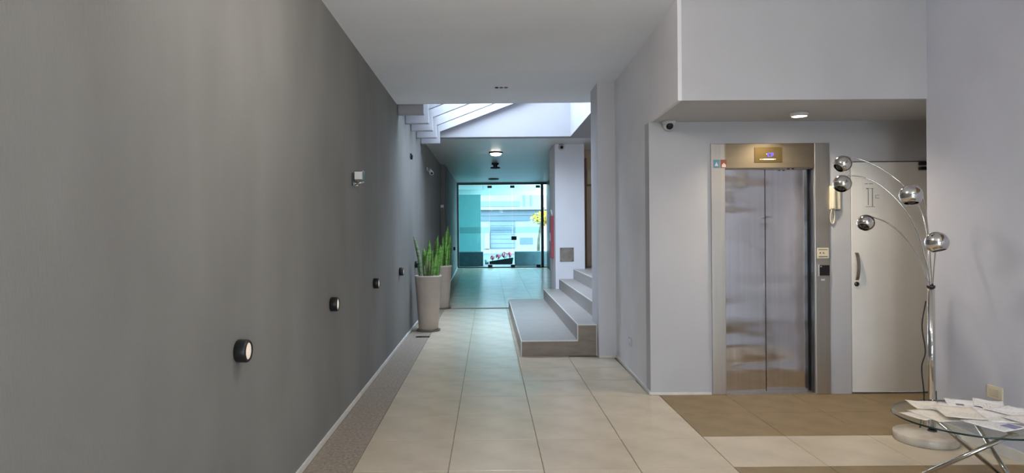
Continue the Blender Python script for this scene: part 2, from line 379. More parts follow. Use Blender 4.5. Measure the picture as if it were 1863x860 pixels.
# shaft and landing room behind
struct(MB().box(1.51, 4.2, 7.7, 8.04, -.01, 3.4).build('wall_landing_near', M_PILLAR), 'wall behind the pillar closing the landing', 'wall')
struct(MB().box(4.0, 4.2, 8.04, 13.4, -.01, 3.4).build('wall_landing_side', M_BEIGE), 'beige side wall of the entrance landing', 'wall')
struct(MB().box(1.86, 4.2, 13.3, 13.5, -.01, 3.4).build('wall_landing_far', M_BEIGE), 'beige far wall of the entrance landing', 'wall')
struct(MB().box(2.6, 4.2, 11.62, 13.4, 3.18, 3.5).build('ceiling_landing_far', M_CEIL), 'ceiling at the back of the landing', 'ceiling')
struct(MB().box(1.293, 1.86, 12.4, 13.5, -.01, 3.19).build('wall_block', M_BLOCK), 'pale grey wall block behind the steps', 'wall')
struct(MB().box(2.0, 2.2, 13.5, YG + .1, -.01, 3.19).build('wall_right_far', M_FRAME), 'dark green side wall beside the street glazing', 'wall')
# right wall with the big lobby window (just outside the picture)
def rw(y0, y1, z0, z1, b): return b.hexa([(xr(y0), y0, z0), (xr(y0) + .2, y0, z0), (xr(y1) + .2, y1, z0), (xr(y1), y1, z0)],
                                        [(xr(y0), y0, z1), (xr(y0) + .2, y0, z1), (xr(y1) + .2, y1, z1), (xr(y1), y1, z1)])
WX0, WX1, WZ0, WZ1 = -.9, 2.7, .5, 2.2
b = MB(); rw(-4.2, 4.87, -.01, 3.4, b)
struct(b.build('wall_right', M_WHITE_R), 'off-white right wall with a socket beside the glass table', 'wall')
b = MB(); rw(4.87, 4.875, 0, .03, b)
wbnd = MB().hexa([(xr(-4.1) - .03, -4.1, 2.12), (xr(-4.1), -4.1, 2.12), (xr(3.95), 3.95, 2.12), (xr(3.95) - .03, 3.95, 2.12)], [(xr(-4.1) - .03, -4.1, 3.1), (xr(-4.1), -4.1, 3.1), (xr(3.95), 3.95, 3.1), (xr(3.95) - .03, 3.95, 3.1)])
struct(wbnd.build('trim_1', mat('reflection_band', srgb(128, 104, 78), .5, var=.12, scale=5, stretch=(1, .15, 1))), 'brown band added high on the right wall for the lift reflection', 'trim')  # out-of-view band added to give the lift doors a dark reflected top
bbr = MB().hexa([(xr(3.75) - .014, 3.75, 0), (xr(3.75), 3.75, 0), (xr(4.87), 4.87, 0), (xr(4.87) - .014, 4.87, 0)],
                [(xr(3.75) - .014, 3.75, .07), (xr(3.75), 3.75, .07), (xr(4.87), 4.87, .07), (xr(4.87) - .014, 4.87, .07)])
struct(bbr.build('baseboard_right', M_TRIM), 'white skirting along the right wall', 'baseboard')
w2 = thing('window_2', (1.3, -4.3, WZ0), 'wide clear lobby window in the rear wall', 'window', kind='structure')
for k in range(4):
    xa = WX0 + (WX1 - WX0) * k / 4; xb = WX0 + (WX1 - WX0) * (k + 1) / 4
    MB().box(xa + .03, xb - .03, -4.304, -4.296, WZ0 + .03, WZ1 - .03).build('pane', M_WING, w2)
    fr = MB(); fr.box(xa, xa + .03, -4.33, -4.27, WZ0, WZ1); fr.box(xb - .03, xb, -4.33, -4.27, WZ0, WZ1)
    fr.box(xa + .03, xb - .03, -4.33, -4.27, WZ0, WZ0 + .03); fr.box(xa + .03, xb - .03, -4.33, -4.27, WZ1 - .03, WZ1)
    fr.build('frame', M_FITTING, w2)
b = MB(); b.box(-1.5, WX0, -4.4, -4.2, -.2, 3.4); b.box(WX1, 4.3, -4.4, -4.2, -.2, 3.4); b.box(WX0, WX1, -4.4, -4.2, -.2, WZ0); b.box(WX0, WX1, -4.4, -4.2, WZ1, 3.4)
struct(b.build('wall_rear', M_WHITE_R), 'plain wall with a window at the rear of the lobby', 'wall')
struct(MB().box(-5.0, 4.25, -40, -4.45, -.4, -.05).build('floor_yard_rear', M_PORCHF), 'pale paved yard outside the lobby window', 'ground')

# ================================================================== LIGHT WELL ROOF
yb_list = [8.44, 9.18, 9.84, 10.58, 11.27]
SL = .376
beam_names = ['nearest', 'second nearest', 'middle', 'second farthest', 'farthest']
for i, yb in enumerate(yb_list):
    t = .07 if i < 4 else .09
    p = [(XL + .004, 3.05), (-.845, 3.05), (-.845, 3.26), (1.46, 3.26 + SL * 2.305), (1.46, 3.26 + SL * 2.305 + .22), (-.87, 3.455), (XL + .004, 3.455)]
    if i == 0: p[3] = (1.46, 3.64 + SL * 1.2); p[4] = (1.46, p[3][1] + .22)
    if i == 0: p = [(XL + .004, 3.05), (-.845, 3.05), (-.845, 3.26), (1.46, 3.26 + SL * 2.305), (1.46, 3.26 + SL * 2.305 + .22), (-.87, 3.455), (XL + .004, 3.455)]; yb = 8.44
    root = thing('roof_beam', (XL, yb, 3.05), 'white cranked beam of the sloping glass roof, %s of the five' % beam_names[i], 'beam', 'cranked skylight beams')
    y2 = yb + t
    if i == 0: y2 = 8.54
    MB().prism(p[:3] + [(-.845, 3.455), (-.87, 3.455), p[6]], 'y', yb, y2).build('stub', M_WELL, root, bevel=.012)
    MB().prism([p[2], p[3], p[4], (-.845, 3.46)], 'y', yb + .005, y2 - .005).build('rafter', M_WELL, root)
roofz = lambda x: 3.49 + SL * (x + .845)
for i in range(4):
    y0, y1 = yb_list[i] + .11, yb_list[i + 1]
    sp = MB().hexa([(-.84, y0, roofz(-.84)), (1.45, y0, roofz(1.45)), (1.45, y1, roofz(1.45)), (-.84, y1, roofz(-.84))],
                   [(-.84, y0, roofz(-.84) + .01), (1.45, y0, roofz(1.45) + .01), (1.45, y1, roofz(1.45) + .01), (-.84, y1, roofz(-.84) + .01)])
    tag(sp.build('roof_pane', M_ROOFG), 'clear sloping glass pane between the %s and next skylight beam' % beam_names[i], 'glass pane', 'skylight panes')

# ================================================================== STREET GLAZING
w1 = thing('window_1', (.4, YG, .258), 'teal tinted glass front with double door at the street end', 'window', kind='structure')
ZF, ZT = .258, 3.166
MB().box(-1.08, -1.02, YG - .05, YG + .05, ZF, 3.18).build('frame_post', M_FRAME, w1)
MB().box(-1.02, 2.0, YG - .05, YG + .05, 3.10, 3.18).build('frame_head', M_FRAME, w1)
MB().box(1.80, 1.89, YG - .05, YG + .05, ZF, 3.10).build('frame_post', M_FRAME, w1)
MB().box(-1.02, 2.0, YG - .05, YG + .05, ZF, ZF + .03).build('threshold', M_FRAME, w1)
px = [(-1.01, .03), (.04, .81), (.82, 1.79), (1.90, 1.99)]
for k, (xa, xb) in enumerate(px):
    pn = MB().box(xa, xb, YG - .006, YG + .006, ZF + .04, 3.09).build('pane', M_TINT if k < 3 else M_SIDE, w1)
    if k < 3: MB().box(xa + .01, xb - .01, YG - .010, YG - .007, 1.44, 1.65).build('frosted_band', M_FROST, pn)
for x in (.04, .82, 1.70):
    MB().box(x - .07, x + .08, YG - .03, YG + .03, 2.99, 3.07).build('patch_fitting', M_FITTING, w1, bevel=.006)
    MB().box(x - .07, x + .08, YG - .03, YG + .03, ZF + .03, ZF + .10).build('patch_fitting', M_FITTING, w1, bevel=.006)
MB().box(.78, .96, YG - .035, YG + .035, 1.20, 1.33).build('lock_case', M_FITTING, w1, bevel=.008)

# ================================================================== OUTSIDE
M_ASPH = mat('asphalt', srgb(78, 82, 86), .9, var=.15, scale=8)
M_PORCH = mat('porch_paint', srgb(232, 236, 234), .7, var=.02)
M_TEALW = mat('teal_wall', srgb(118, 172, 172), .6, var=.02)
M_PLANTER = mat('planter_dark', srgb(74, 92, 98), .6, var=.1)
M_FAC = mat('facade_white', srgb(142, 136, 138), .8, var=.03, scale=.8)
M_FACG = mat('facade_grey', srgb(108, 106, 116), .7, var=.05, scale=.8)
M_FACB = mat('facade_bluegrey', srgb(92, 94, 106), .6, var=.05, scale=.8)
M_YEL = mat('yellow_leaves', srgb(176, 140, 30), .7, var=.2, scale=3)
M_BARK = mat('bark', srgb(96, 80, 64), .9, var=.2)
struct(MB().box(-60, 60, 25.6, 80, -.3, .06).build('floor_street', M_ASPH), 'dark asphalt street beyond the glass doors', 'ground')
struct(MB().box(-1.5, 2.4, YG + .3, 25.6, -.3, .25).build('floor_porch', mat('porch_tiles', srgb(84, 90, 94), .5, var=.06)), 'grey porch floor outside the glass doors', 'floor')
struct(MB().box(-60, -5.0, -40, 25.6, -.4, -.05).build('floor_yard_left', M_ASPH), 'yard ground left of the building', 'ground')
struct(MB().box(4.25, 60, -40, 25.6, -.4, -.05).build('floor_yard_right', M_PORCHF), 'pale paved yard right of the building', 'ground')
pc = thing('ceiling_porch', (.4, 26, 3.18), 'bright porch ceiling boards outside the glass doors', 'ceiling', kind='structure')
for k in range(4):
    for j in range(3):
        MB().box(-1.5 + 1.3 * j, -.21 + 1.3 * j, YG + .25 + .81 * k, YG + .25 + .81 * k + .795, 3.16, 3.4).build('ceiling_panel', M_PORCH, pc)
MB().box(-1.5, 2.6, 25.5, 25.65, 2.94, 4.0).build('fascia', M_PORCH, pc)
MB().box(-1.5, 2.6, YG + .25, 25.5, 3.41, 4.0).build('roof_slab', M_PORCH, pc)
struct(MB().box(-1.7, -1.5, YG, 25.6, -.2, 3.4).build('wall_porch_left', M_TEALW), 'pale teal side wall of the porch', 'wall')
struct(MB().box(-1.5, -.305, 25.15, 25.35, .25, 2.95).build('wall_porch_front', M_TEALW), 'teal panel wall standing at the street edge of the porch', 'wall')
tag(MB().box(-1.49, -.2, 23.25, 23.65, .25, .765).build('planter_wall', M_PLANTER, bevel=.02), 'dark low planter wall in front of the teal porch panel', 'planter')
tag(MB().box(.95, 2.38, 23.25, 23.65, .25, .765).build('planter_wall', M_PLANTER, bevel=.02), 'dark low planter wall at the right of the porch', 'planter')

fb = thing('facing_building', (2.0, 45, .06), 'pale sunlit building across the street seen through the glass', 'building')
yB = 45.0
MB().box(-16, 20, yB, yB + 8, .06, 9).build('wall', M_FAC, fb)
MB().box(-16, 20, yB - .5, yB, 3.0, 3.2).build('ledge', M_FAC, fb)
MB().box(-16, 2.2, yB - .06, yB, 3.25, 3.62).build('grey_band', M_FACG, fb)
MB().box(-16, 20, yB - .12, yB, 2.62, 2.95).build('sign_band', M_FACG, fb)
MB().box(-16, 2.9, yB - .10, yB, 2.25, 2.55).build('shadow_band', M_FACB, fb)
gd = MB().box(.1, 1.85, yB - .05, yB, .3, 2.25).build('garage_door', M_FACB, fb)
for k in range(6): MB().box(.12, 1.83, yB - .07, yB - .05, .36 + .31 * k, .62 + .31 * k).build('door_slat', M_FACG, gd)
MB().box(2.2, 3.1, yB - .05, yB, .6, 1.05).build('window', M_FACB, fb)
MB().box(2.45, 2.55, yB - .10, yB, 3.2, 4.8).build('downpipe', M_FACG, fb)
MB().box(2.95, 3.02, yB - .10, yB, 3.2, 4.8).build('downpipe', M_FACG, fb)
MB().box(-.3, .06, yB - .3, yB, .3, 1.5).build('pier', M_FAC, fb)
MB().box(-16, 20, yB - 3.0, yB, .06, .22).build('pavement', M_FAC, fb)
for x0 in (-10, -6.5, -3.2, 6.0, 10.0):
    wdw = MB().box(x0, x0 + 1.6, yB - .05, yB, 1.0, 2.2).build('window', M_FACG, fb)
    MB().box(x0 + .1, x0 + 1.5, yB - .07, yB - .05, 1.1, 2.1).build('pane', M_FACB, wdw)

tr = thing('street_tree', (3.0, 40, .06), 'yellow leaved tree at the pavement across the street', 'tree')
MB().tube([(3.1, 40, .06), (3.12, 40, 1.0), (3.3, 40.1, 2.0), (3.5, 40.1, 3.0)], [.10, .08, .06, .03]).build('trunk', M_BARK, tr)
fo = MB()
for k in range(420):
    dv = Vector((random.gauss(0, 1), random.gauss(0, 1), random.gauss(0, 1))).normalized() * random.random() ** .4
    c = Vector((3.45, 40, 2.3)) + Vector((dv.x * .85, dv.y * .7, dv.z * .45))
    a = Vector((random.gauss(0, 1), random.gauss(0, 1), random.gauss(0, 1))).normalized() * .11; b = a.orthogonal().normalized() * .05
    fo.add([c - a, c + b, c + a, c - b], [(0, 1, 2, 3)])
fo.build('foliage', M_YEL, tr)['kind'] = 'stuff'

# low flower trough on the porch
M_PINK = mat('pink_blossom', srgb(222, 96, 120), .6, var=.25, scale=30)
ft = thing('flower_trough', (.5, 24.6, .25), 'low dark wedge-shaped trough with pink blossoms on the porch', 'planter')
MB().prism([(.02, .25), (.9, .25), (.94, .5), (.02, .36)], 'y', 24.45, 24.75).build('trough', M_FITTING, ft, bevel=.01)
for k, (x, z, r) in enumerate(((.14, .50, .10), (.36, .54, .11), (.60, .60, .13), (.80, .62, .12))):
    bl_ = MB()
    for q in range(60):
        d = Vector((random.gauss(0, 1), random.gauss(0, 1), random.gauss(0, 1))).normalized() * r * (.6 + .4 * random.random())
        c = Vector((x, 24.6, z)) + d; a = d.orthogonal().normalized() * .035; b = d.cross(a).normalized() * .03
        bl_.add([c - a, c + b, c + a, c - b], [(0, 1, 2, 3)])
    bl_.build('blossom_clump', M_PINK, ft)['kind'] = 'stuff'
    MB().tube([(x, 24.6, .35), (x, 24.6, z)], .012, 6).build('stalk', M_LEAF, ft)
MB().lathe([(0, 0), (.07, 0), (.09, .18), (.08, .18), (.06, .03), (0, .03)], (-.08, 24.6, .25), (0, 0, 1), 20).build('side_pot', M_CAMW, ft)

# ================================================================== STEPS
st = thing('entrance_steps', (.38, 7.67, 0), 'four grey tiled entrance steps with white edge trims beside the corridor', 'steps')
SY0, SY1 = 7.67, 12.4
st_def = [(.378, 1.055, 0, .187, SY0, SY1, 1.285), (1.055, 1.355, .187, .377, SY0, SY1, 1.285), (1.355, 1.635, .377, .57, 8.045, SY1, None), (1.635, 3.99, .57, .76, 8.045, 13.29, None)]
def body(x0, x1, y0, y1, z0, z1): MB().box(x0, x1, y0, y1, z0, z1).build('step_body', M_RISER, st)
body(.386, 1.285, SY0 + .008, SY1 - .003, .0, .17)
body(1.063, 1.285, SY0 + .008, SY1 - .003, .172, .36)
body(1.293, 3.99, 8.045, 12.395, .0, .358)
body(1.363, 3.99, 8.045, 12.395, .36, .553)
body(1.643, 3.99, 8.045, 12.395, .555, .743)
struct(MB().box(1.87, 3.99, 12.4, 13.29, 0, .76).build('floor_landing', M_TREAD), 'grey landing floor behind the top step', 'floor')
def tread(x0, x1, y0, y1, z):
    n_ = max(1, round((y1 - y0) / .6))
    for k in range(n_):
        a, b = y0 + (y1 - y0) * k / n_, y0 + (y1 - y0) * (k + 1) / n_
        MB().box(x0, x1, a + .001, b - .001, z - .016, z).build('tread_tile', M_TREAD, st)
def riser(x, y0, y1, z0, z1):
    n_ = max(1, round((y1 - y0) / .6))
    for k in range(n_):
        a, b = y0 + (y1 - y0) * k / n_, y0 + (y1 - y0) * (k + 1) / n_
        MB().box(x, x + .008, a + .001, b - .001, z0, z1 - .016).build('riser_tile', M_TREAD, st)
tread(.378, 1.063, SY0, SY1, .187); riser(.378, SY0, SY1, .001, .187)
tread(1.055, 1.285, SY0, 8.045, .377); tread(1.055, 1.363, 8.045, SY1, .377); riser(1.055, SY0, SY1, .187, .377)
tread(1.355, 1.643, 8.046, SY1, .57); riser(1.355, 8.046, SY1, .377, .57)
tread(1.635, 2.6, 8.046, SY1, .76); riser(1.635, 8.046, SY1, .57, .76); tread(2.6, 3.99, 8.046, SY1, .76)
MB().box(.386, 1.285, SY0, SY0 + .008, .001, .171).build('front_tile', M_RISER, st)
MB().box(1.063, 1.285, SY0, SY0 + .008, .172, .361).build('front_tile', M_RISER, st)
def etrim(x0, x1, y0, y1, z0, z1): MB().box(x0, x1, y0, y1, z0, z1).build('edge_trim', M_TRIM, st)
e = .010
etrim(.378 - .002, .378 + e, SY0 + .006, SY1, .187 - e, .189); etrim(.376, 1.055, SY0 - .002, SY0 + .006, .187 - e, .189)
etrim(.376, .386, SY0 - .002, SY0 + .004, .001, .177)
etrim(1.053, 1.055 + e, SY0 + .006, SY1, .377 - e, .379); etrim(1.053, 1.285, SY0 - .002, SY0 + .006, .377 - e, .379)
etrim(1.053, 1.063, SY0 - .002, SY0 + .004, .189, .367)
etrim(1.353, 1.355 + e, 8.05, SY1, .57 - e, .572); etrim(1.633, 1.635 + e, 8.05, SY1, .76 - e, .762)
etrim(1.280, 1.288, SY0 - .002, SY0 + .004, .001, .367)

# ================================================================== LANDING DOOR
d2 = thing('door_2', (2.1, 13.29, .76), 'cream door with brown frame glimpsed behind the pillar', 'door', kind='structure')
MB().box(2.00, 2.035, 13.24, 13.3, .76, 3.0).build('frame', M_WOOD, d2); MB().box(2.9, 2.94, 13.24, 13.3, .76, 3.0).build('frame', M_WOOD, d2)
MB().box(2.035, 2.9, 13.24, 13.3, 2.42, 2.46).build('frame', M_WOOD, d2)
MB().box(2.035, 2.9, 13.265, 13.3, .765, 2.42).build('leaf', M_BEIGE, d2); MB().box(2.05, 2.89, 13.26, 13.3, 2.46, 2.75).build('transom', M_CREAM, d2)

# ================================================================== LIFT
lf = thing('elevator', (2.56, YB, 0), 'brushed stainless steel lift with two sliding door panels', 'elevator')
FX0, FX1, FZ = 2.024, 3.095, 2.278
yf = YB - .022
MB().box(FX0, LX0, yf, YB - .001, .001, FZ).build('frame_jamb', M_STEEL_F, lf, bevel=.004)
MB().box(LX1, FX1, yf, YB - .001, .001, FZ).build('frame_jamb', M_STEEL_F, lf, bevel=.004)
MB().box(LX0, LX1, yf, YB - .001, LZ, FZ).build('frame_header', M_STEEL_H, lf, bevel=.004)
MB().box(LX0, LX0 + .002, YB - .001, YB + .13, .001, LZ).build('reveal', M_DKSTEEL, lf)
MB().box(LX1 - .004, LX1 - .001, YB - .001, YB + .13, .001, LZ).build('reveal', M_DKSTEEL, lf)
MB().box(LX0, LX1 - .004, YB - .001, YB + .13, LZ - .004, LZ - .001).build('reveal', M_STEEL_F, lf)
MB().box(LX0 - .02, 2.54, YB + .055, YB + .08, .012, LZ - .004).build('door_panel', M_STEEL, lf, bevel=.003)
MB().box(2.535, 2.945, YB + .085, YB + .11, .012, LZ - .004).build('door_panel', M_STEEL, lf, bevel=.003)
MB().box(2.540, 2.545, YB + .054, YB + .084, .012, LZ - .004).build('panel_edge', M_DKSTEEL, lf)
MB().box(2.945, LX1 - .004, YB + .09, YB + .12, .012, LZ - .004).build('rear_edge', M_BLACK, lf)
MB().box(LX0, LX1, YB - .02, YB + .14, 0.0, .010).build('sill', M_STEEL_F, lf)
for x in (2.72, 2.76): MB().box(x, x + .018, yf + .004, yf + .02, LZ - .012, LZ - .002).build('guide_hole', M_BLACK, lf)
dp = MB().box(2.415, 2.668, yf - .006, yf, 2.104, 2.242).build('display', M_BRASS, lf, bevel=.002)
def seg(x0, x1, z0, z1, m=M_LED, nm='led_segment', y=yf - .008, par=dp): MB().box(x0, x1, y, y + .0019, z0, z1).build(nm, m, par)
# glowing floor read-out
gx, gz, s = 2.535, 2.172, .034
seg(gx, gx + .005, gz - s / 2, gz + s / 2); seg(gx, gx + .022, gz + s / 2 - .005, gz + s / 2); seg(gx, gx + .022, gz - s / 2, gz - s / 2 + .005)
seg(gx + .03, gx + .035, gz - s / 2, gz + s / 2); seg(gx + .03, gx + .05, gz + s / 2 - .005, gz + s / 2); seg(gx + .03, gx + .05, gz - .003, gz + .002); seg(gx + .046, gx + .051, gz, gz + s / 2)
seg(gx - .014, gx - .008, gz + .004, gz + .012, M_LEDW)
for k in range(9): seg(2.462 + .0165 * k, 2.474 + .0165 * k, 2.128, 2.137, M_LEDW if 1 < k < 8 else M_CREAM, 'letter')
s1 = MB().box(2.042, 2.098, yf - .002, yf - .0002, 2.058, 2.132).build('sticker', M_BLUE_STK, lf); s1['label'] = 'pale blue sticker'
MB().prism([(2.052, 2.075), (2.088, 2.075), (2.07, 2.112)], 'y', yf - .003, yf - .002).build('emblem', M_CAMW, s1)
s2 = MB().box(2.108, 2.163, yf - .002, yf - .0002, 2.058, 2.132).build('sticker', M_RED_STK, lf); s2['label'] = 'reddish brown warning sticker'
MB().prism([(2.118, 2.064), (2.155, 2.064), (2.155, 2.086), (2.137, 2.104), (2.118, 2.086)], 'y', yf - .003, yf - .002).build('emblem', M_WHT_STK, s2)
cp = MB().box(2.976, 3.083, yf - .004, yf, 1.232, 1.326).build('call_sign', M_CREAM, lf, bevel=.002)
for (a, b_, z0, z1) in ((2.988, 3.07, 1.307, 1.313), (2.998, 3.010, 1.274, 1.287), (3.028, 3.034, 1.274, 1.290), (3.036, 3.044, 1.274, 1.28), (2.988, 3.072, 1.244, 1.251)):
    MB().box(a, b_, yf - .0055, yf - .004, z0, z1).build('print', M_INK, cp)
rd = MB().box(2.984, 3.088, yf - .012, yf, 1.066, 1.180).build('call_panel', M_STEEL_F, lf, bevel=.004)
MB().box(2.993, 3.082, yf - .014, yf - .012, 1.076, 1.170).build('black_screen', M_BLACK, rd)
MB().box(2.999, 3.012, yf - .0155, yf - .014, 1.155, 1.161).build('indicator', M_CAMW, rd)
MB().box(3.012, 3.046, yf - .003, yf, 1.03, 1.044).build('nameplate', M_CAMW, lf)
for x0, x1, z in ((2.972, 2.975, (.02, 1.06)),): MB().box(x0, x1, yf - .003, yf, *z).build('panel_seam', M_STEEL_F, lf)

# ================================================================== SERVICE DOOR
d1 = thing('door_1', (DX0, YB, 0), 'cream painted service door right of the lift', 'door', kind='structure')
MB().box(DX0 + .006, DX1 - .006, YB - .003, YB + .04, .012, DZ - .008).build('leaf', M_DOOR, d1, bevel=.003)
MB().box(DX0, DX1, YB + .05, YB + .06, .0, DZ).build('stop', M_BLACK, d1)
hd = MB(); hp = []
for k in range(9):
    t = k / 8; hp.append((YB - .006 - .032 * math.sin(math.pi * t) ** .7, 1.03 + .25 * t))
hm = MB()
for k in range(8):
    (ya, za), (yb_, zb) = hp[k], hp[k + 1]
    hm.hexa([(3.329, ya - .006, za), (3.359, ya - .006, za), (3.359, ya, za), (3.329, ya, za)], [(3.329, yb_ - .006, zb), (3.359, yb_ - .006, zb), (3.359, yb_, zb), (3.329, yb_, zb)])
h_ = hm.build('pull_handle', M_STEEL_F, d1)
for z in (1.265, 1.245): MB().lathe([(0, .004), (.005, .003), (.005, 0)], (3.344, YB - .012, z), (0, -1, 0), 10).build('screw', M_DKSTEEL, h_)
MB().lathe([(0, .012), (.016, .012), (.021, .008), (.021, 0)], (3.344, YB - .003, .995), (0, -1, 0), 20).build('lock_cylinder', M_DKSTEEL, d1)
for z in (2.085, 2.04): MB().box(3.912, 3.985, YB - .045, YB - .003, z - .014, z + .014).build('hinge_arm', M_BLACK, d1, bevel=.004)
pp = MB().box(3.40, 3.607, YB - .0045, YB - .0032, 1.635, 1.937).build('notice_sheet', mat('notice_paper', srgb(232, 231, 228), .6, var=.02), d1)
pp['label'] = 'faint notice sheet with a line drawing taped to the door'
def ink(x0, x1, z0, z1): MB().box(x0, x1, YB - .0055, YB - .0045, z0, z1).build('print_line', M_INK, pp)
ink(3.425, 3.452, 1.903, 1.908); ink(3.462, 3.498, 1.903, 1.908)
ink(3.452, 3.457, 1.712, 1.860); ink(3.490, 3.496, 1.70, 1.862); ink(3.437, 3.457, 1.858, 1.866); ink(3.460, 3.505, 1.862, 1.865)
ink(3.432, 3.515, 1.695, 1.699); ink(3.520, 3.523, 1.775, 1.80); ink(3.523, 3.555, 1.80, 1.803); ink(3.523, 3.555, 1.773, 1.776)

# intercom handset
ic = thing('intercom_phone', (3.145, YB, 1.67), 'white intercom handset between the lift and the service door', 'intercom')
MB().box(3.094, 3.196, YB - .026, YB - .0005, 1.672, 1.888).build('base', M_CREAM, ic, bevel=.008)
MB().hexa([(3.098, YB - .06, 1.676), (3.134, YB - .06, 1.676), (3.134, YB - .027, 1.676), (3.098, YB - .027, 1.676)],
          [(3.098, YB - .055, 1.884), (3.134, YB - .055, 1.884), (3.134, YB - .027, 1.884), (3.098, YB - .027, 1.884)]).build('handset', M_CREAM, ic, bevel=.012)
MB().box(3.145, 3.19, YB - .03, YB - .026, 1.664, 1.672).build('button_row', M_INK, ic)
MB().tube(catmull([(3.112, YB - .03, 1.675), (3.104, YB - .015, 1.62), (3.108, YB - .012, 1.565), (3.124, YB - .012, 1.545), (3.140, YB - .012, 1.565), (3.142, YB - .015, 1.62), (3.132, YB - .02, 1.672)], 6), .006, 8).build('curly_cord', M_CREAM, ic)

# ================================================================== CCTV DOMES, DOWNLIGHTS, CEILING FIXTURES
def dome(loc, r, label, ax, look):
    t = thing('security_camera', loc, label, 'camera'); c = Vector(loc); a = Vector(ax)
    MB().lathe([(0, 0), (r * 1.05, 0), (r * 1.05, r * .35), (r * .9, r * .5), (0, r * .5)], c, a, 24).build('base', M_CAMW, t)
    cc = c + a * (r * .55); L = Vector(look).normalized()
    prof = [(r * .92 * math.sin(math.pi * k / 14), -r * .92 * math.cos(math.pi * k / 14)) for k in range(12)]
    MB().lathe(prof, cc, L, 24).build('ball', M_CAMW, t)
    MB().lathe([(r * .5, .70 * r), (r * .46, r * .90), (r * .36, r * .94), (0, r * .94)], cc, L, 20).build('lens', M_BLACK, t)
dome((1.63, YB - .065, ZS - .001), .058, 'white dome security camera under the soffit at the left end of the lift wall', (0, 0, -1), (-.05, -1, -.55))
dome((1.42, 12.4, 3.12), .06, 'small white dome security camera high on the grey block behind the steps', (0, -1, 0), (0, -1, -.35))
sl = thing('soffit_light', (2.627, 5.40, ZS), 'round lit surface downlight on the soffit in front of the lift', 'ceiling light')
MB().lathe([(0, -.001), (.072, -.001), (.072, -.026), (.060, -.034), (.060, -.030)], (2.627, 5.40, ZS), (0, 0, 1), 32).build('ring', M_CAMW, sl)
MB().lathe([(.060, -.031), (0, -.036)], (2.627, 5.40, ZS), (0, 0, 1), 32).build('diffuser', M_LAMP, sl)
ld = bpy.data.lights.new('soffit_light_glow', 'SPOT'); ld.energy = 52; ld.spot_size = math.radians(150); ld.spot_blend = .8; ld.color = (1, .86, .66); ld.shadow_soft_size = .05
lo = bpy.data.objects.new('soffit_light_glow', ld); COL.objects.link(lo); lo.location = (2.627, 5.40, ZS - .05)

cz = zc(.163)
cf = thing('recessed_spotlight', (.163, 7.6, cz), 'unlit recessed triple spotlight in the near ceiling', 'ceiling light')
MB().lathe([(0, -.002), (.10, -.002), (.102, -.006), (.085, -.012), (.08, -.004), (0, -.004)], (.163, 7.6, cz), (0, 0, 1), 32).build('trim_ring', M_CEIL, cf)
for dx in (-.055, 0, .055): MB().lathe([(0, -.016), (.016, -.016), (.022, -.012), (.024, -.003)], (.163 + dx, 7.6, cz), (0, 0, 1), 16).build('lamp_head', M_DKSTEEL if dx < 0 else M_PLATE, cf)
c2 = thing('ceiling_lamp', (.165, 13.6, 3.18), 'white disc ceiling lamp at the start of the far corridor', 'ceiling light')
MB().lathe([(0, -.001), (.15, -.001), (.15, -.02), (.12, -.03)], (.165, 13.6, 3.18), (0, 0, 1), 28).build('rim', M_DKSTEEL, c2)
MB().lathe([(.12, -.03), (.10, -.062), (.05, -.075), (0, -.078)], (.165, 13.6, 3.18), (0, 0, 1), 28).build('diffuser', mat('lit_disc', srgb(235, 235, 232), .5, emit=srgb(255, 250, 240), estr=9.0), c2)
c3 = thing('smoke_detector', (.176, 15.8, 3.18), 'dark two-tier detector on the far corridor ceiling', 'detector')
MB().lathe([(0, -.001), (.09, -.001), (.09, -.03), (.05, -.05), (.05, -.09)], (.176, 15.8, 3.18), (0, 0, 1), 24).build('upper_base', M_DKSTEEL, c3)
MB().lathe([(.05, -.09), (.12, -.10), (.12, -.13), (0, -.14)], (.176, 15.8, 3.18), (0, 0, 1), 24).build('lower_disc', M_DKSTEEL, c3)
c4 = thing('ceiling_lamp', (.171, 20.4, 3.18), 'dark rimmed flat ceiling lamp nearest the glass doors', 'ceiling light')
MB().lathe([(0, -.001), (.17, -.001), (.17, -.03), (.14, -.04)], (.171, 20.4, 3.18), (0, 0, 1), 24).build('rim', M_DKSTEEL, c4)
MB().lathe([(.14, -.04), (0, -.05)], (.171, 20.4, 3.18), (0, 0, 1), 24).build('diffuser', M_DARKIN, c4)
# unseen globe lamps added behind and above the viewer to brighten lobby and ceiling
for k, (x, y) in enumerate(((1.9, .9), (.9, -1.6), (.15, 3.1))):
    zl = zc(x) - .004
    t = thing('fill_globe', (x, y, zl), ['added opal fill globe on a short stem near the right wall', 'added opal fill globe on a short stem at the rear', 'added opal fill globe on a short stem beside the dark wall'][k], 'ceiling light', 'added fill globes')
    MB().lathe([(0, -.004), (.06, -.004), (.06, -.02), (.012, -.03), (.012, -.13), (.05, -.14), (.05, -.155)], (x, y, zl), (0, 0, 1), 24).build('stem', M_CHROME, t)
    MB().lathe([(.14 * math.sin(math.pi * q / 16), -.28 + .14 * math.cos(math.pi * q / 16)) for q in range(2, 17)], (x, y, zl), (0, 0, 1), 32).build('globe', M_FILLGLOBE, t)

